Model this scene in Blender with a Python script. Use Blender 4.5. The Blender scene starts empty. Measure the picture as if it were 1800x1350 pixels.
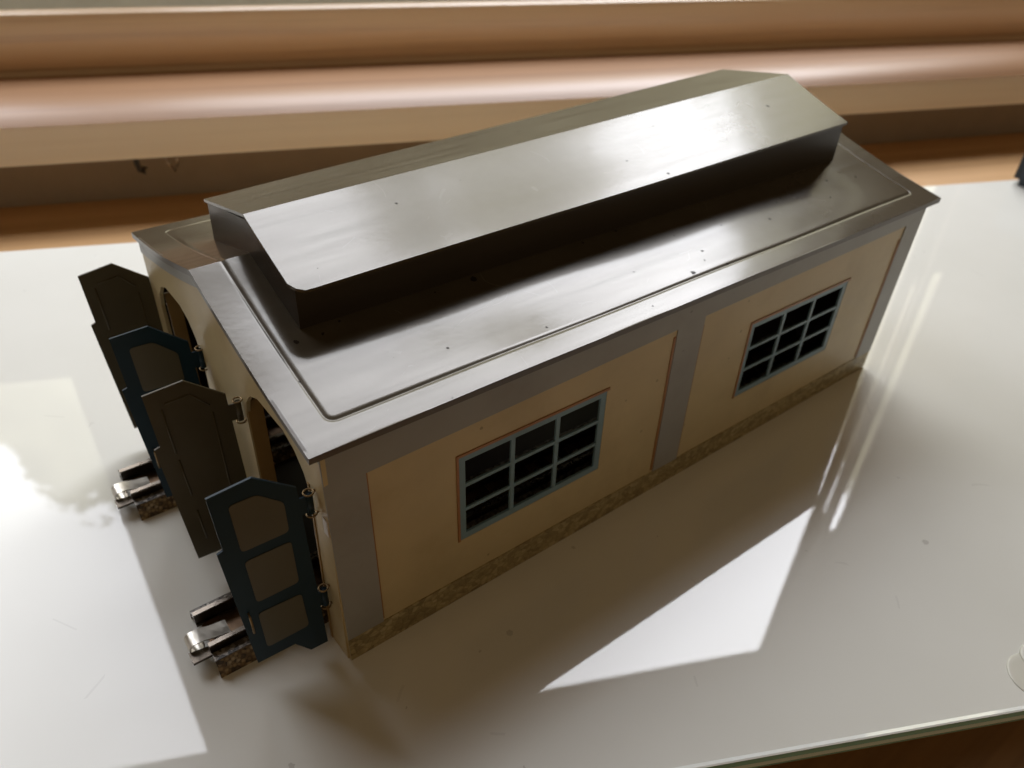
import bpy, bmesh, math, random
from mathutils import Vector, Matrix
random.seed(7)
S = 0.034                      # one working unit of the tin shed is 34 mm
sc = bpy.context.scene
C = sc.collection

# ------------------------------------------------------------------ camera
cam_d = bpy.data.cameras.new('camera'); cam = bpy.data.objects.new('camera', cam_d); C.objects.link(cam)
cam.location = (-1.9579*S, -7.6193*S, 7.9864*S)
cam.rotation_euler = (0.92174, -0.04094, -0.64218)
cam_d.sensor_width = 36.0; cam_d.lens = 28.06
cam_d.clip_start = 0.01; cam_d.clip_end = 50
cam_d.dof.use_dof = True; cam_d.dof.focus_distance = 0.275; cam_d.dof.aperture_fstop = 13.0
sc.camera = cam

# ------------------------------------------------------------------ light: overcast sky seen through the window of a dim room
AZ = math.radians(24)
wd = bpy.data.worlds.new('World'); sc.world = wd; wd.use_nodes = True
SKY = 10.2
def build_world():
    nt = wd.node_tree; N = nt.nodes; Lk = nt.links; N.clear()
    out = N.new('ShaderNodeOutputWorld'); bg = N.new('ShaderNodeBackground'); Lk.new(bg.outputs[0], out.inputs[0])
    tc = N.new('ShaderNodeTexCoord')
    def m(op, a, b=None, c=None, clamp=False):
        n = N.new('ShaderNodeMath'); n.operation = op; n.use_clamp = clamp
        for i, x in enumerate((a, b, c)):
            if x is None: continue
            if isinstance(x, (int, float)): n.inputs[i].default_value = x
            else: Lk.new(x, n.inputs[i])
        return n.outputs[0]
    def dot(vec):
        n = N.new('ShaderNodeVectorMath'); n.operation = 'DOT_PRODUCT'
        Lk.new(tc.outputs['Generated'], n.inputs[0]); n.inputs[1].default_value = vec; return n.outputs['Value']
    du = dot((math.cos(AZ), -math.sin(AZ), 0)); dv = dot((math.sin(AZ), math.cos(AZ), 0)); dz = dot((0, 0, 1))
    dvs = m('MAXIMUM', dv, 0.02)
    t = m('DIVIDE', du, dvs); w = m('DIVIDE', dz, dvs)
    front = m('GREATER_THAN', dv, 0.03)
    def step(x, e, s=0.012):      # soft 0..1 edge
        n = N.new('ShaderNodeMapRange'); n.interpolation_type = 'SMOOTHSTEP'
        Lk.new(x, n.inputs[0]); n.inputs[1].default_value = e-s; n.inputs[2].default_value = e+s
        return n.outputs[0]
    def box(t0, t1, w0, w1, s=0.006):
        a = m('MULTIPLY', step(t, t0, s), m('SUBTRACT', 1.0, step(t, t1, s)))
        b = m('MULTIPLY', step(w, w0, s), m('SUBTRACT', 1.0, step(w, w1, s)))
        return m('MULTIPLY', m('MULTIPLY', a, b), front)
    pane = box(-3.2, 2.2, 0.02, 5.5, .05)
    # tree line outside
    fc = N.new('ShaderNodeFloatCurve'); Lk.new(m('MULTIPLY_ADD', t, 0.4, 0.6, True), fc.inputs['Value'])
    pts = [(-1.5,.5),(-.8,.62),(-.62,.72),(-.5,.78),(-.46,.93),(-.37,.95),(-.19,1.05),(0,1.1),(.14,1.12),(.24,1.28),(.31,1.30),(.42,1.22),(.52,1.22),(.6,1.12),(.68,.98),(.76,.90),(.85,.88),(.93,1.04),(1,1.18)]
    cv = fc.mapping.curves[0]; P = [(tt*.4+.6, y/2) for tt, y in pts]
    cv.points[0].location = P[0]; cv.points[1].location = P[-1]
    for p in P[1:-1]: cv.points.new(*p)
    for p in cv.points: p.handle_type = 'AUTO'
    fc.mapping.update()
    line = m('MULTIPLY', fc.outputs[0], 2.0)
    cb = N.new('ShaderNodeCombineXYZ'); Lk.new(t, cb.inputs[0]); Lk.new(w, cb.inputs[1])
    nz = N.new('ShaderNodeTexNoise'); Lk.new(cb.outputs[0], nz.inputs[0]); nz.inputs['Scale'].default_value = 32; nz.inputs['Detail'].default_value = 12; nz.inputs['Roughness'].default_value = .74
    line = m('ADD', line, m('MULTIPLY', m('SUBTRACT', nz.outputs[0], .5), .50))
    tree = m('SUBTRACT', 1.0, step(m('SUBTRACT', w, line), 0.0, 0.018))
    nz2 = N.new('ShaderNodeTexNoise'); Lk.new(cb.outputs[0], nz2.inputs[0]); nz2.inputs['Scale'].default_value = 5; nz2.inputs['Detail'].default_value = 6; nz2.inputs['Roughness'].default_value = .6
    tr = N.new('ShaderNodeValToRGB'); Lk.new(nz2.outputs[0], tr.inputs[0])
    tr.color_ramp.elements[0].position = .35; tr.color_ramp.elements[0].color = (.75,.71,.47,1)
    tr.color_ramp.elements[1].position = .68; tr.color_ramp.elements[1].color = (2.2,2.1,1.5,1)
    def mix(f, a, b):
        n = N.new('ShaderNodeMix'); n.data_type = 'RGBA'; Lk.new(f, n.inputs[0])
        for i, x in ((6, a), (7, b)):
            if isinstance(x, tuple): n.inputs[i].default_value = (*x, 1)
            else: Lk.new(x, n.inputs[i])
        return n.outputs[2]
    sg = N.new('ShaderNodeMapRange'); Lk.new(t, sg.inputs[0]); sg.inputs[1].default_value = -.7; sg.inputs[2].default_value = .7; sg.inputs[3].default_value = .54; sg.inputs[4].default_value = 1.13
    sk = N.new('ShaderNodeVectorMath'); sk.operation = 'SCALE'; sk.inputs[0].default_value = (SKY*.945, SKY*.965, SKY*1.02); Lk.new(sg.outputs[0], sk.inputs['Scale'])
    outdoor = mix(tree, sk.outputs[0], tr.outputs[0])
    # dim warm room, a little lighter high up and round the window
    rr = N.new('ShaderNodeMapRange'); Lk.new(dz, rr.inputs[0]); rr.inputs[1].default_value = -1; rr.inputs[2].default_value = 1; rr.inputs[3].default_value = .45; rr.inputs[4].default_value = 1.15
    room = N.new('ShaderNodeVectorMath'); room.operation = 'SCALE'; room.inputs[0].default_value = (.125, .086, .047); Lk.new(rr.outputs[0], room.inputs['Scale'])
    col = mix(pane, room.outputs[0], outdoor)
    Lk.new(col, bg.inputs[0]); bg.inputs[1].default_value = 1.0
    wd.cycles.sampling_method = 'MANUAL'; wd.cycles.sample_map_resolution = 2048
build_world()
sc.view_settings.view_transform = 'Standard'; sc.view_settings.look = 'None'
sc.view_settings.exposure = 0.15; sc.view_settings.gamma = 1
sc.cycles.max_bounces = 10; sc.cycles.diffuse_bounces = 6; sc.cycles.glossy_bounces = 6
sc.cycles.caustics_reflective = False; sc.cycles.caustics_refractive = False

# ------------------------------------------------------------------ materials
class Mat:
    def __init__(s, name, col, rough=.5, metal=0., coat=0., coat_rough=.05, ior=1.5, spec=.5):
        s.m = bpy.data.materials.new(name); s.m.use_nodes = True
        s.nt = s.m.node_tree; s.N = s.nt.nodes; s.L = s.nt.links
        s.b = s.N['Principled BSDF']; i = s.b.inputs
        i['Base Color'].default_value = (*col, 1); i['Roughness'].default_value = rough; i['Metallic'].default_value = metal
        i['Coat Weight'].default_value = coat; i['Coat Roughness'].default_value = coat_rough; i['IOR'].default_value = ior
        i['Specular IOR Level'].default_value = spec
        s.tc = s.N.new('ShaderNodeTexCoord'); s.nrm = None; s.h = None
    def mapping(s, scale):
        n = s.N.new('ShaderNodeMapping'); n.inputs['Scale'].default_value = scale; s.L.new(s.tc.outputs['Object'], n.inputs[0]); return n.outputs[0]
    def noise(s, scale, detail=4, rough=.55, stretch=(1,1,1), dist=0):
        n = s.N.new('ShaderNodeTexNoise'); s.L.new(s.mapping(stretch), n.inputs[0])
        n.inputs['Scale'].default_value = scale; n.inputs['Detail'].default_value = detail; n.inputs['Roughness'].default_value = rough; n.inputs['Distortion'].default_value = dist
        return n.outputs[0]
    def voro(s, scale, stretch=(1,1,1), feature='F1'):
        n = s.N.new('ShaderNodeTexVoronoi'); s.L.new(s.mapping(stretch), n.inputs[0]); n.inputs['Scale'].default_value = scale; n.feature = feature
        return n.outputs[0], (n.outputs[1] if feature == 'F1' else None)
    def ramp(s, f, *st):
        n = s.N.new('ShaderNodeValToRGB'); s.L.new(f, n.inputs[0]); e = n.color_ramp.elements
        while len(e) < len(st): e.new(.5)
        for k, (p, c) in enumerate(st):
            e[k].position = p; e[k].color = (*c, 1) if isinstance(c, tuple) else (c, c, c, 1)
        return n.outputs[0]
    def math(s, op, a, b):
        n = s.N.new('ShaderNodeMath'); n.operation = op
        for i, x in enumerate((a, b)):
            if isinstance(x, (int, float)): n.inputs[i].default_value = x
            else: s.L.new(x, n.inputs[i])
        return n.outputs[0]
    def mix(s, f, a, b, mode='MIX'):
        n = s.N.new('ShaderNodeMix'); n.data_type = 'RGBA'; n.blend_type = mode
        for i, x in ((0, f), (6, a), (7, b)):
            if isinstance(x, (int, float)): n.inputs[i].default_value = x
            elif isinstance(x, tuple): n.inputs[i].default_value = (*x, 1)
            else: s.L.new(x, n.inputs[i])
        return n.outputs[2]
    def color(s, o): s.L.new(o, s.b.inputs['Base Color']); return s
    def rough(s, o): s.L.new(o, s.b.inputs['Roughness']); return s
    def bump(s, o, strength=.2, dist=.001, coat=False):
        n = s.N.new('ShaderNodeBump'); n.inputs['Strength'].default_value = strength; n.inputs['Distance'].default_value = dist
        s.L.new(o, n.inputs['Height'])
        if s.nrm: s.L.new(s.nrm, n.inputs['Normal'])
        s.nrm = n.outputs[0]; s.L.new(s.nrm, s.b.inputs['Normal'])
        if coat: s.L.new(s.nrm, s.b.inputs['Coat Normal'])
        return s

def specks(M, scale, thr, stretch=(1,1,1)):   # sparse irregular little marks: 1 on a mark
    d, c = M.voro(scale, stretch)
    sep = M.N.new('ShaderNodeSeparateColor'); M.L.new(c, sep.inputs[0])
    keep = M.math('GREATER_THAN', sep.outputs[0], thr)
    rad = M.math('MULTIPLY', sep.outputs[1], .22)
    n = M.noise(scale*6, 2)
    dd = M.math('ADD', d, M.math('MULTIPLY', M.math('SUBTRACT', n, .5), .22))
    return M.math('MULTIPLY', keep, M.math('LESS_THAN', dd, rad))

def hairs(M, scale, width, thr):      # thin broken curved hairlines
    n = M.N.new('ShaderNodeTexNoise'); M.L.new(M.tc.outputs['Object'], n.inputs[0]); n.inputs['Scale'].default_value = scale*1.5; n.inputs['Detail'].default_value = 1
    a = M.N.new('ShaderNodeVectorMath'); a.operation = 'MULTIPLY_ADD'; M.L.new(n.outputs[1], a.inputs[0]); a.inputs[1].default_value = (.06,.06,.06); M.L.new(M.tc.outputs['Object'], a.inputs[2])
    v = M.N.new('ShaderNodeTexVoronoi'); v.feature = 'DISTANCE_TO_EDGE'; M.L.new(a.outputs[0], v.inputs[0]); v.inputs['Scale'].default_value = scale
    line = M.math('LESS_THAN', v.outputs[0], width)
    return M.math('MULTIPLY', line, M.math('GREATER_THAN', M.noise(scale*4, 2), thr))
def mat_glass_top():
    M = Mat('white_back_painted_glass', (.74,.735,.70), .035, ior=1.5)
    n = M.noise(9, 3); base = M.ramp(n, (.3,(.745,.745,.70)), (.7,(.785,.785,.745)))
    sp = specks(M, 140, .975, (1,1,1)); base = M.mix(M.math('MULTIPLY', sp, .32), base, (.22,.2,.17))
    base = M.mix(M.math('MULTIPLY', hairs(M, 9, .004, .64), .13), base, (.30,.29,.27))
    M.color(base)
    M.rough(M.ramp(M.noise(30, 5, .6), (.4,.006), (.8,.035)))
    M.bump(M.noise(14, 2), .02, .0006)
    return M.m
def mat_roof(name='lacquered_tin_roof'):
    M = Mat(name, (.04,.03,.02), .24, coat=.5, coat_rough=.08, ior=1.5)
    n = M.noise(40, 5, .6); c = M.ramp(n, (.3,(.058,.047,.031)), (.7,(.078,.065,.045)))
    sp = M.math('MAXIMUM', specks(M, 150, .972), specks(M, 260, .955)); c = M.mix(M.math('MULTIPLY', sp, .85), c, (.012,.008,.006))
    hr = hairs(M, 16, .0035, .58); c = M.mix(M.math('MULTIPLY', hr, .15), c, (.20,.18,.16))
    M.color(c)
    st = M.math('SUBTRACT', 1.0, M.math('MULTIPLY', sp, .9)); cw = M.math('MULTIPLY', st, .4); M.L.new(cw, M.b.inputs['Coat Weight'])
    sw = M.math('MULTIPLY', st, .5); M.L.new(sw, M.b.inputs['Specular IOR Level'])
    M.b.inputs['Specular Tint'].default_value = (1., .93, .83, 1)
    sc_ = M.noise(260, 3, .6, (.06, 1, 1)); M.rough(M.ramp(sc_, (.35,.20), (.7,.27)))
    w = M.noise(500, 2, .5); M.bump(w, .014, .0005, True)
    w2 = M.noise(38, 1, .4); M.bump(w2, .03, .0010, True)
    return M.m
def mat_paint(name, col, var=.06, rough=.38, dirt=True, spec=.5):
    M = Mat(name, col, rough, spec=spec)
    n = M.noise(35, 6, .6); lo = tuple(x*(1-var) for x in col); hi = tuple(min(1, x*(1+var)) for x in col)
    c = M.ramp(n, (.3, lo), (.7, hi))
    if dirt:
        sp = specks(M, 230, .965); c = M.mix(M.math('MULTIPLY', sp, .6), c, tuple(x*.35 for x in col))
        sm = M.ramp(M.noise(22, 5, .62), (.52, 0.), (.74, 1.)); c = M.mix(M.math('MULTIPLY', sm, .30), c, tuple(x*y for x, y in zip(col, (.55,.45,.33))))
    M.color(c); M.bump(M.noise(300, 2), .05, .0003)
    return M.m
def mat_stone():
    M = Mat('printed_stone_plinth', (.4,.3,.15), .4)
    d, c = M.voro(330, (1, 1, 1.5)); sep = M.N.new('ShaderNodeSeparateColor'); M.L.new(c, sep.inputs[0])
    col = M.ramp(sep.outputs[0], (.0,(.25,.195,.09)), (.35,(.33,.265,.13)), (.7,(.42,.34,.175)), (1.,(.48,.40,.22)))
    d2, _ = M.voro(330, (1, 1, 1.5), 'DISTANCE_TO_EDGE'); e = M.ramp(d2, (.02,(.62,.58,.5)), (.12,(1.,1.,1.)))
    c = M.mix(.7, col, e, 'MULTIPLY'); c = M.mix(.5, c, M.ramp(M.noise(500, 4), (.3,(.6,.6,.6)), (.7,(1.25,1.25,1.25))), 'MULTIPLY')
    M.color(c); return M.m
def mat_wood(name, c0, c1, rough=.32, coat=.35, cr=.18, grain=.45):
    M = Mat(name, c0, rough, coat=coat, coat_rough=cr)
    n = M.noise(7, 8, .62, (.16, 3.2, 3.2), .6); f = M.ramp(n, (.32, c0), (.68, c1))
    g = M.noise(3, 4, .6, (.5, 26, 26)); g = M.ramp(g, (.40,(.72,.66,.6)), (.50,(1.,1.,1.)))
    M.color(M.mix(grain, f, g, 'MULTIPLY')); M.bump(n, .06, .001)
    return M.m
def mat_ballast():
    M = Mat('printed_ballast_tin', (.3,.2,.08), .42)
    d, c = M.voro(650); sep = M.N.new('ShaderNodeSeparateColor'); M.L.new(c, sep.inputs[0])
    col = M.ramp(sep.outputs[0], (.0,(.05,.035,.018)), (.45,(.21,.14,.06)), (.75,(.36,.25,.11)), (1.,(.52,.42,.26)))
    edge = M.ramp(d, (.25,(1.,1.,1.)), (.6,(.35,.3,.25)))
    M.color(M.mix(.8, col, edge, 'MULTIPLY')); M.bump(d, .15, .0003)
    return M.m
def mat_ballast_top():
    M = Mat('grey_speckled_tin', (.2,.18,.16), .35, metal=.2)
    d, c = M.voro(700); sep = M.N.new('ShaderNodeSeparateColor'); M.L.new(c, sep.inputs[0])
    col = M.ramp(sep.outputs[0], (.0,(.02,.016,.012)), (.5,(.14,.12,.10)), (.9,(.34,.31,.27)))
    M.color(col); return M.m
def mat_metal(name, col, rough, var=.3):
    M = Mat(name, col, rough, metal=1.)
    n = M.noise(120, 5, .65); M.color(M.ramp(n, (.3, tuple(x*(1-var) for x in col)), (.65, col)))
    M.rough(M.ramp(M.noise(300, 3), (.3, rough*.8), (.7, min(1, rough*1.5))))
    return M.m
GLASSTOP = mat_glass_top(); ROOF = mat_roof()
CREAM = mat_paint('cream_enamel', (.54,.435,.24)); GREYP = mat_paint('grey_enamel', (.30,.30,.285)); SHADEL = mat_paint('orange_shadow_print', (.34,.15,.05))
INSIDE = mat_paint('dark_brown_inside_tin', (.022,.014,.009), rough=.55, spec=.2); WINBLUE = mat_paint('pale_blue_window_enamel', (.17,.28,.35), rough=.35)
NAVY = mat_paint('navy_blue_door_enamel', (.010,.030,.048), rough=.35, spec=.2); OLIVE = mat_paint('olive_grey_door_tin', (.085,.071,.040), rough=.4, spec=.3)
OLIVEP = mat_paint('olive_grey_door_field', (.088,.078,.046), rough=.4); OCHRE = mat_paint('ochre_inner_flange', (.36,.22,.075), rough=.45)
STONE = mat_stone(); BRASS = mat_metal('tarnished_brass_wire', (.30,.21,.11), .4); STEEL = mat_metal('bright_nickel_strip', (.82,.78,.70), .36, .1)
DARKRAIL = mat_metal('dark_rail_steel', (.13,.11,.09), .3); RAIL = mat_metal('worn_rail_steel', (.42,.36,.30), .25, .4)
BALLAST = mat_ballast(); BALTOP = mat_ballast_top(); SLEEPER = mat_paint('brown_sleeper_print', (.10,.055,.03), var=.4, rough=.4)
BEDTIN = mat_metal('brown_bed_tin', (.30,.20,.13), .35, .5)
SILLW = mat_wood('varnished_pine', (.29,.145,.060), (.35,.185,.085), .5, .75, .36); SILLF = mat_wood('pale_painted_board', (.93,.79,.62), (.95,.83,.67), .4, .1, .18, .12)
SASH = mat_wood('pine_sash', (.95,.70,.47), (.97,.77,.54)); LEDGE = mat_wood('orange_brown_ledge', (.50,.29,.125), (.60,.36,.165), .5, .0)
WALLM = mat_paint('grey_brown_wall', (.31,.245,.175), rough=.7, dirt=False); FLOORM = mat_wood('brown_floor', (.30,.17,.07), (.38,.22,.09), .5, 0)
PANEREFL = mat_paint('grey_blue_pane_reflection', (.80,.84,.76), rough=.3, dirt=False)
DARKCASE = mat_paint('dark_slate_leatherette', (.018,.022,.028), rough=.55); DARKHOOK = mat_paint('blackened_iron', (.03,.025,.02), rough=.5)
WOODWHITE = mat_paint('white_frame_and_lit_patch', (.7,.66,.6), rough=.3, dirt=False)  # white of the table frame, also of the painted lit patch
def mat_edge():
    M = Mat('green_glass_edge', (.24,.50,.46), .10, coat=.6); return M.m
GEDGE = mat_edge()
def mat_bevel_highlight():
    M = Mat('glass_bevel_highlight', (.90,.93,.91), .10, coat=1.); return M.m  # near-white: the bright lines of the lit glass edge as colour
GHILITE = mat_bevel_highlight()
def mat_rubber():
    M = Mat('clear_silicone_pad', (.66,.65,.58), .35, coat=0.); M.b.inputs['Transmission Weight'].default_value = 0; return M.m
PAD = mat_rubber()

# ------------------------------------------------------------------ helpers
def V(p): return Vector(p)*S
def link(name, bm, mats, parent=None, smooth=False):
    bmesh.ops.recalc_face_normals(bm, faces=bm.faces)
    me = bpy.data.meshes.new(name); bm.to_mesh(me); bm.free()
    for mt in (mats if isinstance(mats, (list, tuple)) else [mats]): me.materials.append(mt)
    if smooth:
        for p in me.polygons: p.use_smooth = True
    o = bpy.data.objects.new(name, me); C.objects.link(o)
    if parent: o.parent = parent
    return o
def tag(o, label=None, cat=None, group=None, kind=None):
    if label: o['label'] = label
    if cat: o['category'] = cat
    if group: o['group'] = group
    if kind: o['kind'] = kind
    return o
def empty(name, loc=(0,0,0)):
    o = bpy.data.objects.new(name, None); C.objects.link(o); o.location = V(loc); o.empty_display_size = .01; return o
def quadbox(bm, p, mi=0):        # p: 8 corners, bottom loop then top loop (working units)
    v = [bm.verts.new(V(q)) for q in p]
    for f in ((0,1,2,3),(4,5,6,7),(0,1,5,4),(1,2,6,5),(2,3,7,6),(3,0,4,7)):
        bm.faces.new([v[i] for i in f]).material_index = mi
def box(bm, x0, x1, y0, y1, z0, z1, mi=0):
    quadbox(bm, [(x0,y0,z0),(x1,y0,z0),(x1,y1,z0),(x0,y1,z0),(x0,y0,z1),(x1,y0,z1),(x1,y1,z1),(x0,y1,z1)], mi)
def slab(bm, poly, off, mi=0):   # planar polygon (3D pts) extruded by offset vector
    off = Vector(off); a = [bm.verts.new(V(p)) for p in poly]; b = [bm.verts.new(V(Vector(p)+off)) for p in poly]
    bm.faces.new(a).material_index = mi; bm.faces.new(b[::-1]).material_index = mi
    n = len(a)
    for i in range(n): bm.faces.new((a[i], a[(i+1)%n], b[(i+1)%n], b[i])).material_index = mi
def tube(bm, pts, r, seg=8, closed=False):
    pts = [Vector(p) for p in pts]; rings = []; n = len(pts)
    for i, p in enumerate(pts):
        a = pts[(i-1) % n] if (closed or i > 0) else p; b = pts[(i+1) % n] if (closed or i < n-1) else p
        t = (b-a).normalized(); ref = Vector((0,0,1)) if abs(t.z) < .9 else Vector((1,0,0))
        x = t.cross(ref).normalized(); y = t.cross(x)
        rings.append([bm.verts.new(V(p+r*(math.cos(k*2*math.pi/seg)*x+math.sin(k*2*math.pi/seg)*y))) for k in range(seg)])
    for i in range(n if closed else n-1):
        A, B = rings[i], rings[(i+1) % n]
        for k in range(seg): bm.faces.new((A[k], A[(k+1)%seg], B[(k+1)%seg], B[k]))
    if not closed: bm.faces.new(rings[0]); bm.faces.new(rings[-1][::-1])
def sstep(x, a, b):
    t = min(1, max(0, (x-a)/(b-a))); return t*t*(3-2*t)

# ------------------------------------------------------------------ setting: table, ledge, wall, window sill, floor
bk = lambda x: 9.288 - .4204*x          # table back edge line (x -> y)
fr = lambda x: -4.479 - .4838*x         # table front edge line
table = empty('glass_topped_table', (8, -3, 0)); T0 = Vector((8,-3,0))
tag(table, 'white glass-topped table with a greenish polished glass edge, carrying the tin shed', 'table')
def rel(bmfun, name, mats, parent, org, smooth=False):
    bm = bmesh.new(); bmfun(bm)
    bmesh.ops.translate(bm, verts=bm.verts, vec=-V(org)); return link(name, bm, mats, parent, smooth)
xl, xr = -13., 34.
def gt(bm):
    fx = Vector((1, -.4838, 0)).normalized(); out = Vector((fx.y, -fx.x, 0))*1.0   # outward from front edge
    if out.y > 0: out = -out
    A = Vector((xl, fr(xl), 0)); B = Vector((xr, fr(xr), 0)); Bk = Vector((xr, bk(xr), 0)); Ak = Vector((xl, bk(xl), 0))
    prof = [(0, 0, 0), (.045, .020, 2), (.062, .012, 2), (.068, -.072, 1), (.100, -.077, 2), (.098, -.115, 1)]  # raised bead and lip shaped to show bright lines along the edge
    prev = None
    top = [bm.verts.new(V(p)) for p in (A, B, Bk, Ak)]; bm.faces.new(top).material_index = 0
    cur = (top[0], top[1])
    for d, z, mi in prof[1:]:
        nxt = tuple(bm.verts.new(V(P+out*d+Vector((0,0,z)))) for P in (A, B))
        bm.faces.new((cur[0], nxt[0], nxt[1], cur[1])).material_index = mi; cur = nxt
    bb = [bm.verts.new(V(P+Vector((0,0,-.115)))) for P in (Bk, Ak)]
    bm.faces.new((cur[0], cur[1], bb[0], bb[1])).material_index = 0
    bm.faces.new((top[2], top[3], bb[1], bb[0])).material_index = 1
rel(gt, 'glass_top', [GLASSTOP, GEDGE, GHILITE], table, T0)
def panelb(bm):
    slab(bm, [(xl, fr(xl)+.16, -.12), (xr, fr(xr)+.16, -.12), (xr, bk(xr)-.05, -.12), (xl, bk(xl)-.05, -.12)], (0,0,-.35))
rel(panelb, 'table_frame', [WOODWHITE], table, T0)
for (x, y) in ((-9., 4.5), (-9., 10.), (28., -14.5), (28., -5.5)):
    rel(lambda bm: box(bm, x-.6, x+.6, y-.6, y+.6, -19.9, -.475), 'leg', [WOODWHITE], table, T0)
bm = bmesh.new(); slab(bm, [(-90,-90,-20),(90,-90,-20),(90,90,-20),(-90,90,-20)], (0,0,-.5)); tag(link('floor', bm, FLOORM), kind='structure')

BA = math.radians(20.7)
def B2(u, v, z): return (u*math.cos(BA)+v*math.sin(BA), -u*math.sin(BA)+v*math.cos(BA), z)
def extr(bm, prof, u0, u1, mi=0, seg=1):   # extrude a (v,z) profile along the window wall
    rows = []
    for k in range(seg+1):
        u = u0+(u1-u0)*k/seg; rows.append([bm.verts.new(V(B2(u, v, z))) for v, z in prof])
    n = len(prof)
    for a, b in zip(rows, rows[1:]):
        for i in range(n): bm.faces.new((a[i], a[(i+1)%n], b[(i+1)%n], b[i])).material_index = mi
    bm.faces.new(rows[0]).material_index = mi; bm.faces.new(rows[-1][::-1]).material_index = mi
def far(v, z):      # depth and height on the window side, measured for a sill standing 12 units behind the shed's foot
    return (-7.819+(v+7.819)*1.178, 7.986+(z-7.986)*1.178)
def bobj(name, prof, mat, label, cat, parent=None, u0=-18, u1=42, smooth=False, kind=None):
    bm = bmesh.new(); extr(bm, prof, u0, u1)
    # centre the object on its own frame, turned with the wall so the grain follows its length
    R = Matrix.Rotation(-BA, 4, 'Z'); org = V(B2(10, prof[0][0], prof[0][1]))
    bmesh.ops.transform(bm, matrix=R.inverted() @ Matrix.Translation(-org), verts=bm.verts)
    o = link(name, bm, mat, None, smooth); o.matrix_world = Matrix.Translation(org) @ R
    if parent: o.parent = parent; o.matrix_parent_inverse = parent.matrix_world.inverted()
    if label: tag(o, label, cat)
    if kind: tag(o, kind=kind)
    if smooth:
        for p in o.data.polygons: p.use_smooth = True
        md = o.modifiers.new('es', 'EDGE_SPLIT'); md.split_angle = math.radians(35)
    return o
bobj('wall', [(12.8, -19.9), (16.0, -19.9), (16.0, .48), (12.8, .48)], WALLM, None, None, kind='structure')
bobj('wooden_ledge', [(8.60, -1.4), (12.79, -1.4), (12.79, -.80), (8.60, -.80)], LEDGE, 'orange-brown wooden ledge in the dark gap between the table and the wall', 'ledge')
sill = empty('window_sill', B2(10, *far(9, 1.66))); bpy.context.view_layer.update()
tag(sill, 'varnished pine window sill with a rounded nose above the back of the table', 'window sill')
nose = [(9.0, 1.66), (9.0, 2.36)]
bobj('front_board', [far(*p) for p in [(8.93, 1.655), (10.9, 1.655), (10.9, 2.37), (9.10, 2.37)]], SILLF, None, None, sill)
np_ = [(9.02, 2.372)]
for k in range(0, 9):
    a = math.pi - k*math.pi/2/8; np_.append((9.0+1.2*k/8, 2.375+.265*(1-(1-k/8)**3)))
bobj('rounded_board', [far(*p) for p in [(9.03, 2.374)] + np_[1:] + [(11.42, 2.60), (11.42, 2.374)]], SILLW, None, None, sill, smooth=True)
sash = empty('window_frame', B2(10, *far(11.5, 2.6))); bpy.context.view_layer.update()
tag(sash, 'pine window frame rail standing behind the sill, along the top of the picture', 'window frame')
bobj('bottom_rail', [far(*p) for p in [(11.56, 2.45), (12.6, 2.45), (12.6, 3.84), (11.72, 3.84), (11.60, 3.76), (11.56, 3.6), (11.56, 2.75), (11.62, 2.66)]], SASH, None, None, sash, smooth=True)
bobj('pane_reflection_strip', [far(*p) for p in [(11.75, 3.842), (12.4, 3.842), (12.4, 4.5), (12.05, 4.5)]], PANEREFL, None, None, sash)  # solid strip for the lower pane, its grey reflection put into the colour
# unseen window wall added beyond the rail; its openings shape the sky light
WD = 30.0 + 7.76
def W3(t, w, dv=0.):       # a place on the window wall
    u = 1.31 + WD*t; v = 30.0 + dv; z = -7.99 + WD*w
    return (u*math.cos(AZ)+v*math.sin(AZ), -u*math.sin(AZ)+v*math.cos(AZ), z)
def wslab(name, t0, t1, w0, w1, mat, th=.9, dv=0., parent=None, kind=None):
    bm = bmesh.new(); off = Vector(W3(0, 0, th))-Vector(W3(0, 0, 0))
    slab(bm, [W3(t0, w0, dv), W3(t1, w0, dv), W3(t1, w1, dv), W3(t0, w1, dv)], off)
    c = Vector(W3((t0+t1)/2, (w0+w1)/2, dv)); bmesh.ops.translate(bm, verts=bm.verts, vec=-V(c))
    o = link(name, bm, mat); o.location = V(c)
    if parent: o.parent = parent; o.matrix_parent_inverse = parent.matrix_world.inverted()
    if kind: tag(o, kind=kind)
    return o
WT = 1.705
wslab('wall', -4, 4, WT+.10, 5.5, WALLM, .5, kind='structure')
wslab('wall', -4, -1.2, -.55, WT+.10, WALLM, .5, kind='structure')
wslab('wall', 1.14, 4, -.55, WT+.10, WALLM, .5, kind='structure')
wslab('wall', -1.2, 1.14, -.55, .40, WALLM, .5, kind='structure')
WPOST = mat_wood('pale_window_post', (.62,.5,.36), (.70,.58,.44), .35, .3)
wslab('head_rail', -1.2, 1.14, WT, WT+.10, WPOST, .15, parent=sash)
wslab('unseen_side_post', -1.2, -1.15, .40, WT, WPOST, .15, parent=sash)
wslab('bottom_rail', -1.15, -.375, .40, .69, WPOST, .12, parent=sash)
wslab('mullion', -.375, -.19, .40, WT, WPOST, .15, parent=sash)
wslab('unseen_side_post', .930, .957, .40, WT, WPOST, .15, parent=sash)
wslab('unseen_side_post', .964, .972, .40, WT, WPOST, .15, parent=sash)  # unseen posts split by added slits, for bright streaks reflected in the table
wslab('unseen_side_post', .9755, .990, .40, WT, WPOST, .15, parent=sash)
wslab('unseen_side_post', 1.008, 1.14, .40, WT, WPOST, .15, parent=sash)
wslab('unseen_side_post', .9571, .9639, .40, .66, WPOST, .12, parent=sash)
wslab('unseen_side_post', .9901, 1.0079, .40, .64, WPOST, .12, parent=sash)
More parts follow.
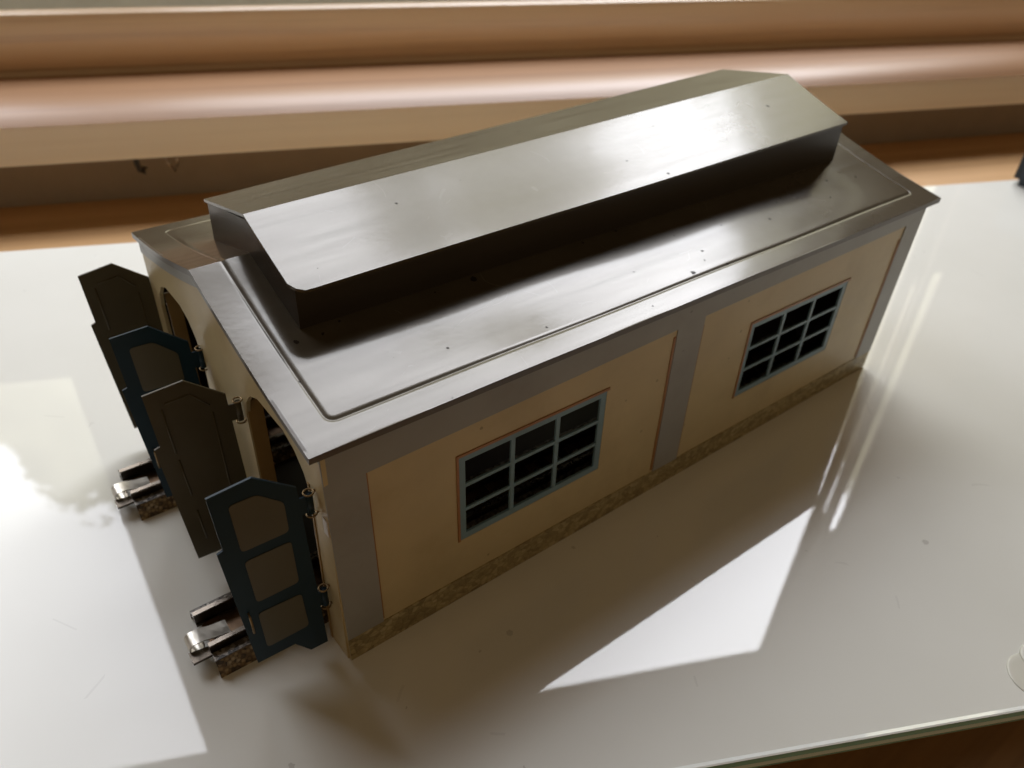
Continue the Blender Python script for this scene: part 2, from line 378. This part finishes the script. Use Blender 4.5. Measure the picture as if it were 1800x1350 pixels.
wslab('unseen_side_post', .9571, .9639, 1.22, WT, WPOST, .12, parent=sash)
wslab('unseen_side_post', .9901, 1.0079, 1.28, WT, WPOST, .12, parent=sash)
# bits under the sill
for i, (u, v, w_, h_, lab) in enumerate(((-2.34, 12.12, .10, .30, 'small black iron hook hanging under the sill, the left of the two'),
                                         (-1.57, 12.12, .16, .34, 'small grey wire clip hanging under the sill, the right of the two'))):
    bm = bmesh.new()
    if i == 0:
        tube(bm, [B2(0,0,0), B2(0,0,-.18), B2(.03,0,-.30), B2(.10,0,-.34), B2(.13,0,-.25)], .055, 8); box(bm, -.14, .14, -.1, .1, -.03, .0)
    else:
        tube(bm, [B2(-.14,0,0), B2(-.06,0,-.2), B2(.04,0,-.36), B2(.12,0,-.2), B2(.10,0,0)], .028, 8)
    o = link('hook' if i == 0 else 'clip', bm, DARKHOOK if i == 0 else RAIL, None, True); o.location = V(B2(u, v, .533)); o.scale = (1.2, 1.2, 1.2); tag(o, lab, 'hook' if i == 0 else 'clip')
# dark case at the right rim of the picture
bm = bmesh.new(); bmesh.ops.create_cube(bm, size=1)
bmesh.ops.scale(bm, verts=bm.verts, vec=Vector((2.4, 2.6, 1.3))*S); bmesh.ops.bevel(bm, geom=bm.edges[:], offset=.16*S, segments=4, affect='EDGES')
o = link('case', bm, DARKCASE, None, True); o.location = V((22.15, -.75, .66)); o.rotation_euler.z = math.radians(12)
tag(o, 'dark slate soft case at the back right of the table, cut off by the picture', 'case')
# clear pad at lower right
pad = empty('bumper_pad', (6.32, -7.2, 0)); tag(pad, 'small clear round silicone pad near the front glass edge, at the lower right', 'pad')
def disc(name, r, h, seg=32, dome=.5, x=0, y=0, z=0):
    bm = bmesh.new(); prev = None
    rings = [(r, 0), (r, h*.5), (r*.93, h*.85), (r*.8, h), (r*.3, h*1.02)]
    rows = [[bm.verts.new(V((x+a*math.cos(k*2*math.pi/seg), y+a*math.sin(k*2*math.pi/seg), z+b))) for k in range(seg)] for a, b in rings]
    for A, B in zip(rows, rows[1:]):
        for k in range(seg): bm.faces.new((A[k], A[(k+1)%seg], B[(k+1)%seg], B[k]))
    bm.faces.new(rows[-1]); bm.faces.new(rows[0][::-1])
    return link(name, bm, PAD, pad, True)
disc('foot', .31, .010, x=-.02, z=.0015); disc('dome', .20, .02, x=.24, y=.10, z=.012)

# ------------------------------------------------------------------ the tin engine shed
L = 10.; shed = empty('engine_shed', (0,0,0))
tag(shed, 'tin toy engine shed with a grey-brown raised roof, cream walls and four open blue doors', 'toy building')
zT = 3.08
# right wall follows the slightly warped real corners
def WR(x, z, off=0.):
    u = x/L; v = z/2.93
    p00 = Vector((.022,-2.495,0)); p10 = Vector((10.051,-2.409,0)); p01 = Vector((-.011,-2.434,2.93)); p11 = Vector((9.953,-2.49,2.93))
    p = (1-u)*(1-v)*p00+u*(1-v)*p10+(1-u)*v*p01+u*v*p11
    return (p.x, p.y-off, p.z)
WZ = (1.00, 2.28); WX = ((1.50, 3.62), (6.24, 8.44))
def wall_grid(bm, F, xs, zs, hole, th, mi_out=0, mi_in=1):
    for i in range(len(xs)-1):
        for j in range(len(zs)-1):
            if hole(.5*(xs[i]+xs[i+1]), .5*(zs[j]+zs[j+1])): continue
            c = [(xs[i], zs[j]), (xs[i+1], zs[j]), (xs[i+1], zs[j+1]), (xs[i], zs[j+1])]
            a = [bm.verts.new(V(F(x, z, 0))) for x, z in c]; bm.faces.new(a).material_index = mi_out
            b = [bm.verts.new(V(F(x, z, -th))) for x, z in c]; bm.faces.new(b[::-1]).material_index = mi_in
            for k, (ex, ez) in enumerate((((c[0][0]+c[1][0])/2, zs[j]-.001), (xs[i+1]+.001, (zs[j]+zs[j+1])/2), ((c[0][0]+c[1][0])/2, zs[j+1]+.001), (xs[i]-.001, (zs[j]+zs[j+1])/2))):
                if hole(ex, ez) or ex < xs[0] or ex > xs[-1] or ez < zs[0] or ez > zs[-1]:
                    bm.faces.new((a[k], a[(k+1)%4], b[(k+1)%4], b[k])).material_index = mi_out
inw = lambda x, z: any(a < x < b for a, b in WX) and WZ[0] < z < WZ[1]
WL = lambda x, z, off=0.: (x, 2.46+off, z)
for side, F in (('r', WR), ('l', WL)):
    bm = bmesh.new()
    wall_grid(bm, F, [0, 1.5, 3.62, 6.24, 8.44, 10], [0.0, 1.0, 2.28, zT], inw, .045)
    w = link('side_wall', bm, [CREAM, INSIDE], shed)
    bm = bmesh.new()       # plinth, proud by a hair
    def strip(bm, x0, x1, z0, z1, o=.012, mi=0, n=1):
        for k in range(n):
            a = x0+(x1-x0)*k/n; b = x0+(x1-x0)*(k+1)/n
            quadbox(bm, [F(a,z0,.001), F(b,z0,.001), F(b,z0,o), F(a,z0,o), F(a,z1,.001), F(b,z1,.001), F(b,z1,o), F(a,z1,o)], mi)
    strip(bm, 0.0, 10.0, .004, .37, .010)
    link('stone_plinth', bm, STONE, w)
    bm = bmesh.new()
    for xa, xb, za, zb in ((0., .44, 2.64, 2.64), (.44, 4.70, 2.64, 2.76), (4.70, 5.18, 2.76, 2.76), (5.18, 9.58, 2.79, 2.88), (9.58, 10., 2.88, 2.88)):
        quadbox(bm, [F(xa,za,.001), F(xb,zb,.001), F(xb,zb,.016), F(xa,za,.016), F(xa,zT-.01,.001), F(xb,zT-.01,.001), F(xb,zT-.01,.016), F(xa,zT-.01,.016)])
    for a, b in ((.0, .44), (4.70, 5.18), (9.58, 10.)): strip(bm, a, b, .372, 2.64 if a < 1 else 2.76 if a < 6 else 2.88, .016)
    link('grey_trim', bm, GREYP, w)
    bm = bmesh.new()  # orange-brown strips: printed line with the emboss shadow put into the colour
    for a in (.442, 4.655, 5.182, 9.535): strip(bm, a, a+.035 if a not in (.442, 5.182) else a+.012, .42, 2.655, .013)
    for a, b in WX: strip(bm, a-.03, b+.03, WZ[1], WZ[1]+.035, .013); strip(bm, a-.03, a, WZ[0], WZ[1], .013)
    link('shadow_print_line', bm, SHADEL, w)
    for a, b in WX:
        bm = bmesh.new(); z0, z1 = WZ; f = .088; rec = -.012
        def bar(bm, x0, x1, za, zb, o0=-.035, o1=-.004):
            quadbox(bm, [F(x0,za,o0), F(x1,za,o0), F(x1,za,o1), F(x0,za,o1), F(x0,zb,o0), F(x1,zb,o0), F(x1,zb,o1), F(x0,zb,o1)])
        bar(bm, a, b, z0, z0+f); bar(bm, a, b, z1-f, z1); bar(bm, a, a+f, z0+f, z1-f); bar(bm, b-f, b, z0+f, z1-f)
        win = link('window', bm, WINBLUE, shed)
        bm = bmesh.new(); iw = (b-a-2*f)/3; ih = (z1-z0-2*f)/3; m_ = .028
        for k in (1, 2): bar(bm, a+f+iw*k-m_, a+f+iw*k+m_, z0+f, z1-f, -.034, -.007)
        for k in (1, 2):
            zc = z0+f+ih*k
            for j in range(3): bar(bm, a+f+iw*j+(m_ if j else 0), a+f+iw*(j+1)-(m_ if j < 2 else 0), zc-.023, zc+.023, -.033, -.009)
        link('glazing_bars', bm, WINBLUE, win)

# roof geometry
yR, zR = .06, 3.838; RX0, RX1 = -.15, 10.15; RY0, RY1 = -2.578, 2.53; ZE = 3.215
def roof_z(y):      # the old sheet sags a little between eave and ridge
    q = (y-RY0)/(yR-RY0) if y < yR else (RY1-y)/(RY1-yR)
    return ZE + (zR-ZE)*q - SAG*math.sin(math.pi*min(1, max(0, q)))
SAG = .06
YS = [0, .2, .4, .6, .8, 1.]
def emboss(x, y):
    x0, x1, y0, y1 = RX0+.34, RX1-.345, RY0+.295, RY1-.29; r = .10
    cx, cy = (x0+x1)/2, (y0+y1)/2; qx = abs(x-cx)-(x1-x0)/2+r; qy = abs(y-cy)-(y1-y0)/2+r
    d = math.hypot(max(qx, 0), max(qy, 0))+min(max(qx, qy), 0)-r       # <0 inside
    return -.006*math.exp(-(d/.010)**2) + .004*(1-sstep(d, -.05, -.006))
def front_y(y):   # front gable plane is turned a touch
    return -.05-.02*y
def fine(a, b, extra, step_, fstep):
    s = set(); x = a
    while x < b: s.add(round(x, 4)); x += step_
    s.add(b)
    for e in extra:
        k = -8
        while k <= 8: s.add(round(min(b, max(a, e+k*fstep)), 4)); k += 1
    return sorted(s)
roof = None
bm = bmesh.new()
xs = fine(RX0, RX1, [RX0+.36, RX1-.365], .16, .014)
for (ya, yb, e) in ((RY0, yR, RY0+.315), (yR, RY1, RY1-.31)):
    ys = fine(ya, yb, [e], .12, .014)
    gv = [[bm.verts.new(V((x, y, roof_z(y)+emboss(x, y) + .010*math.sin(x*1.9+y)*math.sin(y*2.3+.7)*.5))) for y in ys] for x in xs]
    for i in range(len(xs)-1):
        for j in range(len(ys)-1): bm.faces.new((gv[i][j], gv[i+1][j], gv[i+1][j+1], gv[i][j+1]))
roof = link('roof', bm, ROOF, shed, True)
roof['label'] = 'lower roof sheet with an embossed panel and scratched grey-brown lacquer'
bm = bmesh.new()   # folded rim: all round, thin
rim = .075; t_ = .03
for x, s_ in ((RX0, 1), (RX1, -1)):
    for (ya, yb) in [(RY0+(yR-RY0)*a/8, RY0+(yR-RY0)*(a+1)/8) for a in range(8)] + [(yR+(RY1-yR)*a/8, yR+(RY1-yR)*(a+1)/8) for a in range(8)]:
        za, zb = roof_z(ya), roof_z(yb)
        quadbox(bm, [(x,ya,za-rim),(x+s_*t_,ya,za-rim),(x+s_*t_,yb,zb-rim),(x,yb,zb-rim),(x,ya,za-.002),(x+s_*t_,ya,za-.002),(x+s_*t_,yb,zb-.002),(x,yb,zb-.002)])
for y, s_ in ((RY0, 1), (RY1, -1)):
    box(bm, RX0+t_, RX1-t_, min(y, y+s_*t_), max(y, y+s_*t_), ZE-rim, ZE-.002)
link('folded_rim', bm, mat_paint('brown_rim_lacquer', (.10,.08,.06), rough=.3), roof)
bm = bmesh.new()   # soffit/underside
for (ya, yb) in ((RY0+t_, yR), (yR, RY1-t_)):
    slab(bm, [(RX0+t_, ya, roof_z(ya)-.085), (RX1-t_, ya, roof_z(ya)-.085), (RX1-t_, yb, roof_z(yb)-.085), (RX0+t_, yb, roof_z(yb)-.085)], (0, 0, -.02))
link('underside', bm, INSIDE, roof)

# monitor (raised ridge) of the roof
mon = empty('roof_monitor', (.475, 0, 3.5)); mon.parent = shed; M0 = Vector((.475, 0, 3.5))
fr_ = [(0.454, -1.192, 3.981), (0.494, 0.035, 4.301), (.475,1.273,4.0)]
bk_ = [(9.245, -1.249, 4.119), (9.441, 0.096, 4.449), (9.345,1.309,4.229)]
def mon_roof(bm):
    def lerp(a, b, t): return Vector(a)*(1-t)+Vector(b)*t
    # rounded front right corner
    n = 40; th = Vector((0, 0, -.035))
    for s_ in (0, 1):
        rows = []
        for k in range(n+1):
            t = k/n; e0 = lerp(fr_[2*s_], bk_[2*s_], t); rg = lerp(fr_[1], bk_[1], t); row = []
            for j in range(9):
                q = j/8; p = lerp(e0, rg, q)
                d0 = (p-lerp(fr_[2*s_], fr_[1], q)).length
                row.append(p + Vector((0, 0, .004*math.sin(t*9+q)-(.010*math.sin(math.pi*q) if s_ == 0 else 0))))
            rows.append(row)
        # ease the front outer corner
        if s_ == 0:
            rows[0][0] = rows[0][0]+Vector((.08, .012, 0)); rows[0][1] = rows[0][1]+Vector((.0, 0, 0))
            rows.insert(1, [lerp(rows[0][j], rows[1][j], .30) for j in range(9)])
            rows[0][0] = rows[0][0]+Vector((-.03, .05, .015))
        vv = [[bm.verts.new(V(p)) for p in r] for r in rows]
        vb = [[bm.verts.new(V(p+th)) for p in r] for r in rows]
        for i in range(len(vv)-1):
            for j in range(8):
                bm.faces.new((vv[i][j], vv[i+1][j], vv[i+1][j+1], vv[i][j+1])); bm.faces.new((vb[i][j], vb[i][j+1], vb[i+1][j+1], vb[i+1][j]))
            bm.faces.new((vv[i][0], vb[i][0], vb[i+1][0], vv[i+1][0]))
        for i in (0, len(vv)-1):
            for j in range(8): bm.faces.new((vv[i][j], vv[i][j+1], vb[i][j+1], vb[i][j]))
o = rel(mon_roof, 'monitor_roof', [ROOF], mon, M0, True)
md = o.modifiers.new('es', 'EDGE_SPLIT'); md.split_angle = math.radians(40)
def mon_walls(bm):
    zl = lambda y: roof_z(y)-.03
    i_ = .03
    # front gable
    A = [(.50,-1.10,zl(-1.10)),(.50,1.275,zl(1.275)),(.50,1.245,3.965),(.50,.02,4.25),(.50,-.58,4.085),(.50,-1.10,3.945)]
    A.insert(1, (.50, yR, zl(yR)))
    slab(bm, A, (.04, 0, 0))
    A = [(9.25,-1.165,zl(-1.165)),(9.25,yR,zl(yR)),(9.25,1.28,zl(1.28)),(9.25,1.28,4.19),(9.25,.09,4.40),(9.25,-.58,4.22),(9.25,-1.165,4.07)]
    slab(bm, A, (.04, 0, 0))
    quadbox(bm, [(.54,-1.10,zl(-1.10)),(9.25,-1.165,zl(-1.165)),(9.25,-1.135,zl(-1.13)),(.54,-1.07,zl(-1.07)),(.54,-1.10,3.955),(9.25,-1.165,4.085),(9.25,-1.135,4.09),(.54,-1.07,3.96)])
    quadbox(bm, [(.54,1.275,zl(1.275)),(9.25,1.28,zl(1.28)),(9.25,1.25,zl(1.25)),(.54,1.245,zl(1.245)),(.54,1.245,3.965),(9.25,1.28,4.19),(9.25,1.25,4.19),(.54,1.215,3.96)])
rel(mon_walls, 'monitor_wall', [mat_paint('brown_lacquer_tin', (.040,.031,.021), rough=.3)], mon, M0)

# gable walls; the front one has two arched openings
OPEN = [(-2.08, -.56), (.74, 2.16)]
def arch(y0, y1, zt=2.80):
    w = y1-y0
    return [(y0, 2.30), (y0+.08, 2.52), (y0+.24, 2.70), (y0+.46, zt), (y1-.46, zt), (y1-.24, 2.70), (y1-.08, 2.52), (y1, 2.30)]
def gz(y): return min(roof_z(max(RY0, min(RY1, y))) - .07, 9)
def fpt(y, z, dx=0.): return (front_y(y)+dx, y, z)
bm = bmesh.new()
ycut = sorted(set([-2.455, -2.2, -1.9, -.4, -.2, yR, .3, .5, 2.3, 2.46] + [p for o_ in OPEN for p, _ in arch(*o_)]))
def lower(y):     # lowest wall z above y: arch curve inside an opening, 0 outside
    for o_ in OPEN:
        if o_[0] <= y <= o_[1]:
            A = arch(*o_)
            for (a, za), (b, zb) in zip(A, A[1:]):
                if a <= y <= b: return za+(zb-za)*(y-a)/(b-a)
    return None
for a, b in zip(ycut, ycut[1:]):
    mid = (a+b)/2; inside = lower(mid) is not None
    za, zb = (lower(a), lower(b)) if inside else (0., 0.)
    slab(bm, [fpt(a, za), fpt(b, zb), fpt(b, gz(b)), fpt(a, gz(a))], (.045, 0, 0))
fw = link('front_wall', bm, CREAM, shed)
bm = bmesh.new()     # grey band under the gable eaves
for a, b in [(-2.45+(yR+2.45)*k/6, -2.45+(yR+2.45)*(k+1)/6) for k in range(6)] + [(yR+(2.455-yR)*k/6, yR+(2.455-yR)*(k+1)/6) for k in range(6)]:
    slab(bm, [fpt(a, gz(a)-.20, -.012), fpt(b, gz(b)-.20, -.012), fpt(b, gz(b)-.02, -.012), fpt(a, gz(a)-.02, -.012)], (.010, 0, 0))
link('grey_trim', bm, GREYP, fw)
for y, d in ((OPEN[0][0], .04), (OPEN[0][1], -.04), (OPEN[1][0], .04), (OPEN[1][1], -.04)):
    bm = bmesh.new(); y0, y1 = sorted((y-(.03 if d > 0 else -.03), y+d*.2))
    box(bm, -.02, .15, y0, y1, .0, 2.46); link('inner_flange', bm, OCHRE, fw)
bm = bmesh.new()
slab(bm, [(9.97,-2.42,0),(9.97,2.45,0),(9.97,2.45,gz(2.45)),(9.97,yR,gz(yR)),(9.97,-2.42,gz(-2.42))], (.04, 0, 0))
link('back_wall', bm, CREAM, shed)
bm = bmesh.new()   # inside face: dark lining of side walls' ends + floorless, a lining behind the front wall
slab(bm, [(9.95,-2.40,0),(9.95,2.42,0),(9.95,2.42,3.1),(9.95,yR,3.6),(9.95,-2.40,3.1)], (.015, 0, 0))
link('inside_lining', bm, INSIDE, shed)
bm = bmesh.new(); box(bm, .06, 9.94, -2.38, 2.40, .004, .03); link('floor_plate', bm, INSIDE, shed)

# doors
SH = [(.053,2.631),(.41,2.905),(.825,2.837),(.796,2.146),(.856,2.12),(.739,.323),(.325,.363),(.168,.143),(-.039,.161),(.0,2.2)]
POSE = [(-.074,2.442,92), (-.155,.698,101), (-.167,-.488,97.5), (-.148,-2.216,95)]
def make_door(i, outside):
    hx, hy, th = POSE[i]; th = math.radians(th)
    d = Vector((-math.sin(th), -math.cos(th), 0)); n = Vector((-math.cos(th), math.sin(th), 0))   # n points to -y side? fixed below
    if n.y > 0: n = -n
    P = lambda s, z, o=0.: Vector((s*d.x+o*n.x, s*d.y+o*n.y, z))   # o>0 towards the camera side
    door = empty('door', (hx, hy, 0)); door.parent = shed
    def add(name, bm, mat, par=door, smooth=False): return link(name, bm, mat, par, smooth)
    out = [(.03,2.60),(.41,2.905),(.825,2.837),(.796,2.146),(.856,2.12),(.739,.323),(.325,.363),(.168,.143),(-.03,.161)]
    bm = bmesh.new(); slab(bm, [P(s, z, .012) for s, z in out], n*-.024)
    leaf = add('leaf', bm, NAVY if outside else OLIVE)
    if outside:
        for pl in ([(.66,2.67),(.40,2.69),(.17,2.48),(.17,2.08),(.64,2.04)], [(.635,1.90),(.17,1.94),(.165,1.32),(.61,1.27)], [(.625,1.10),(.165,1.13),(.145,.58),(.61,.52)]):
            c = Vector((sum(p[0] for p in pl)/len(pl), sum(p[1] for p in pl)/len(pl))); q = []
            for k in range(len(pl)):       # rounded corners
                p0 = Vector(pl[k]); pa = Vector(pl[k-1]); pb = Vector(pl[(k+1)%len(pl)])
                a = p0+(pa-p0).normalized()*.05; b = p0+(pb-p0).normalized()*.05
                for t in (0, .33, .67, 1): q.append((1-t)**2*a+2*t*(1-t)*p0+t*t*b)
            bm = bmesh.new(); slab(bm, [P(s, z, .013) for s, z in q], n*.006); add('door_panel', bm, OLIVEP, leaf)
        bm = bmesh.new()
        tube(bm, [P(.715,1.17,.015), P(.715,1.15,.06), P(.712,1.02,.075), P(.71,.89,.06), P(.71,.87,.015)], .012, 8)
        add('door_handle', bm, BRASS, leaf, True)
    else:
        bm = bmesh.new()
        for a, b in (((.68,2.62),(.66,2.0)), ((.65,1.90),(.62,1.35)), ((.61,1.10),(.59,.62)), ((.20,2.42),(.19,.62)), ((.64,2.68),(.40,2.72)), ((.38,2.72),(.21,2.52))):
            tube(bm, [P(a[0], a[1], .013), P(b[0], b[1], .013)], .011, 6)
        add('embossed_line', bm, OLIVE, leaf, True)
    # hinges: tab on the leaf, barrel and two wire rings on the wall bracket
    for zc in (2.33, .91):
        hg = empty('hinge', (0, 0, 0)); hg.parent = door
        bm = bmesh.new(); slab(bm, [P(-.05, zc-.11, .008), P(.06, zc-.11, .008), P(.06, zc+.11, .008), P(-.05, zc+.11, .008)], n*-.016)
        add('tab', bm, NAVY if outside else OLIVE, hg)
        bm = bmesh.new(); tube(bm, [P(-.075, zc-.125), P(-.075, zc+.125)], .036, 12); add('barrel', bm, NAVY if outside else OLIVE, hg, True)
        for zz in (zc-.145, zc+.145):
            bm = bmesh.new(); tube(bm, [P(-.075+.05*math.cos(k*math.pi/8), zz, .05*math.sin(k*math.pi/8)) for k in range(16)], .010, 6, True)
            tube(bm, [P(-.13, zz, 0), P(-.13, zz, 0)+Vector((.10, 0, 0))], .016, 6)
            add('wire_ring', bm, BRASS, hg, True)
    return door
for i, outside in enumerate((False, True, False, True)):
    dr = make_door(i, outside)
    dr['label'] = 'navy framed door leaf with olive panels' if outside else 'plain olive inner face of an open door leaf'
bm = bmesh.new(); slab(bm, [(-.014,-2.33,1.98),(-.012,-2.43,1.98),(-.012,-2.43,2.20),(-.014,-2.33,2.20)], (.009, 0, 0)); link('lit_wall_patch', bm, WOODWHITE, fw)  # pale patch: light falling on the front wall, put into the colour

# ------------------------------------------------------------------ two sections of toy track running into the shed
def make_track(y, label):
    t = empty('toy_track', (-1.24, y, 0)); tag(t, label, 'toy track', 'toy tracks leading into the shed')
    O = Vector((-1.24, y, 0)); x1 = 9.7
    def add(f, name, mats, par=t, smooth=False):
        bm = bmesh.new(); f(bm); return link(name, bm, mats, par, smooth)
    Lg = x1+1.24
    def bed(bm):
        for s in (-1, 1):     # sloped ballast skirts
            a = [(0,s*.485,0),(0,s*.40,.205),(0,s*.385,.205),(0,s*.47,0)]; slab(bm, a, (Lg, 0, 0))
    b = add(bed, 'ballast_skirt', [BALLAST])
    def sh(bm):
        for s in (-1, 1):
            y0, y1 = sorted((s*.402, s*.285)); box(bm, 0, Lg, y0, y1, .185, .215)
    add(sh, 'speckled_shoulder', [BALTOP])
    def tr(bm): box(bm, .05, Lg, -.283, .283, .12, .14)
    add(tr, 'bed_plate', [BEDTIN])
    n = 30
    for k in range(n):
        x = .10+k*(Lg-.3)/n; add(lambda bm: box(bm, x, x+.15, -.26, .26, .142, .168), 'sleeper', [SLEEPER])
    for k, s in enumerate((-1, 1)):
        def rl(bm):
            box(bm, -.0, Lg, s*.245-.022, s*.245+.022, .17, .30); box(bm, 0, Lg, s*.245-.05, s*.245+.05, .142, .168)
        r = add(rl, 'rail', [DARKRAIL])
        add(lambda bm: box(bm, 0, Lg, s*.245-.028, s*.245+.028, .302, .325), 'rail_head', [RAIL], r)
    for k in range(n):
        x = .17+k*(Lg-.3)/n; add(lambda bm: box(bm, x-.05, x+.05, -.022, .022, .17, .225), 'contact_stud', [RAIL])
    # end fittings: flat black tongue of the near rail and rolled nickel contact strip
    add(lambda bm: slab(bm, [(-.20,-.28,.155),(.30,-.28,.155),(.30,-.20,.155),(-.20,-.12,.155)], (0, 0, .035)), 'rail_tongue', [DARKRAIL])
    def roll(bm):
        w0, w1 = -.135, .055; prof = [(.28,.225),(.10,.255),(-.02,.295)]
        for k in range(0, 13):
            a = math.radians(80+k*26); prof.append((-.10+.085*math.cos(a), .215+.085*math.sin(a)))
        a = [bm.verts.new(V((x, w0, z))) for x, z in prof]; c = [bm.verts.new(V((x, w1, z))) for x, z in prof]
        for i in range(len(prof)-1): bm.faces.new((a[i], a[i+1], c[i+1], c[i]))
    o = add(roll, 'contact_strip', [STEEL], t, True); md = o.modifiers.new('so', 'SOLIDIFY'); md.thickness = .012*S; e2 = o.modifiers.new('es', 'EDGE_SPLIT'); e2.split_angle = math.radians(40)
    return t
make_track(-1.40, 'toy track end with rolled nickel contact, before the nearer doorway of the shed')
make_track(1.43, 'toy track end with rolled nickel contact, before the farther doorway of the shed')
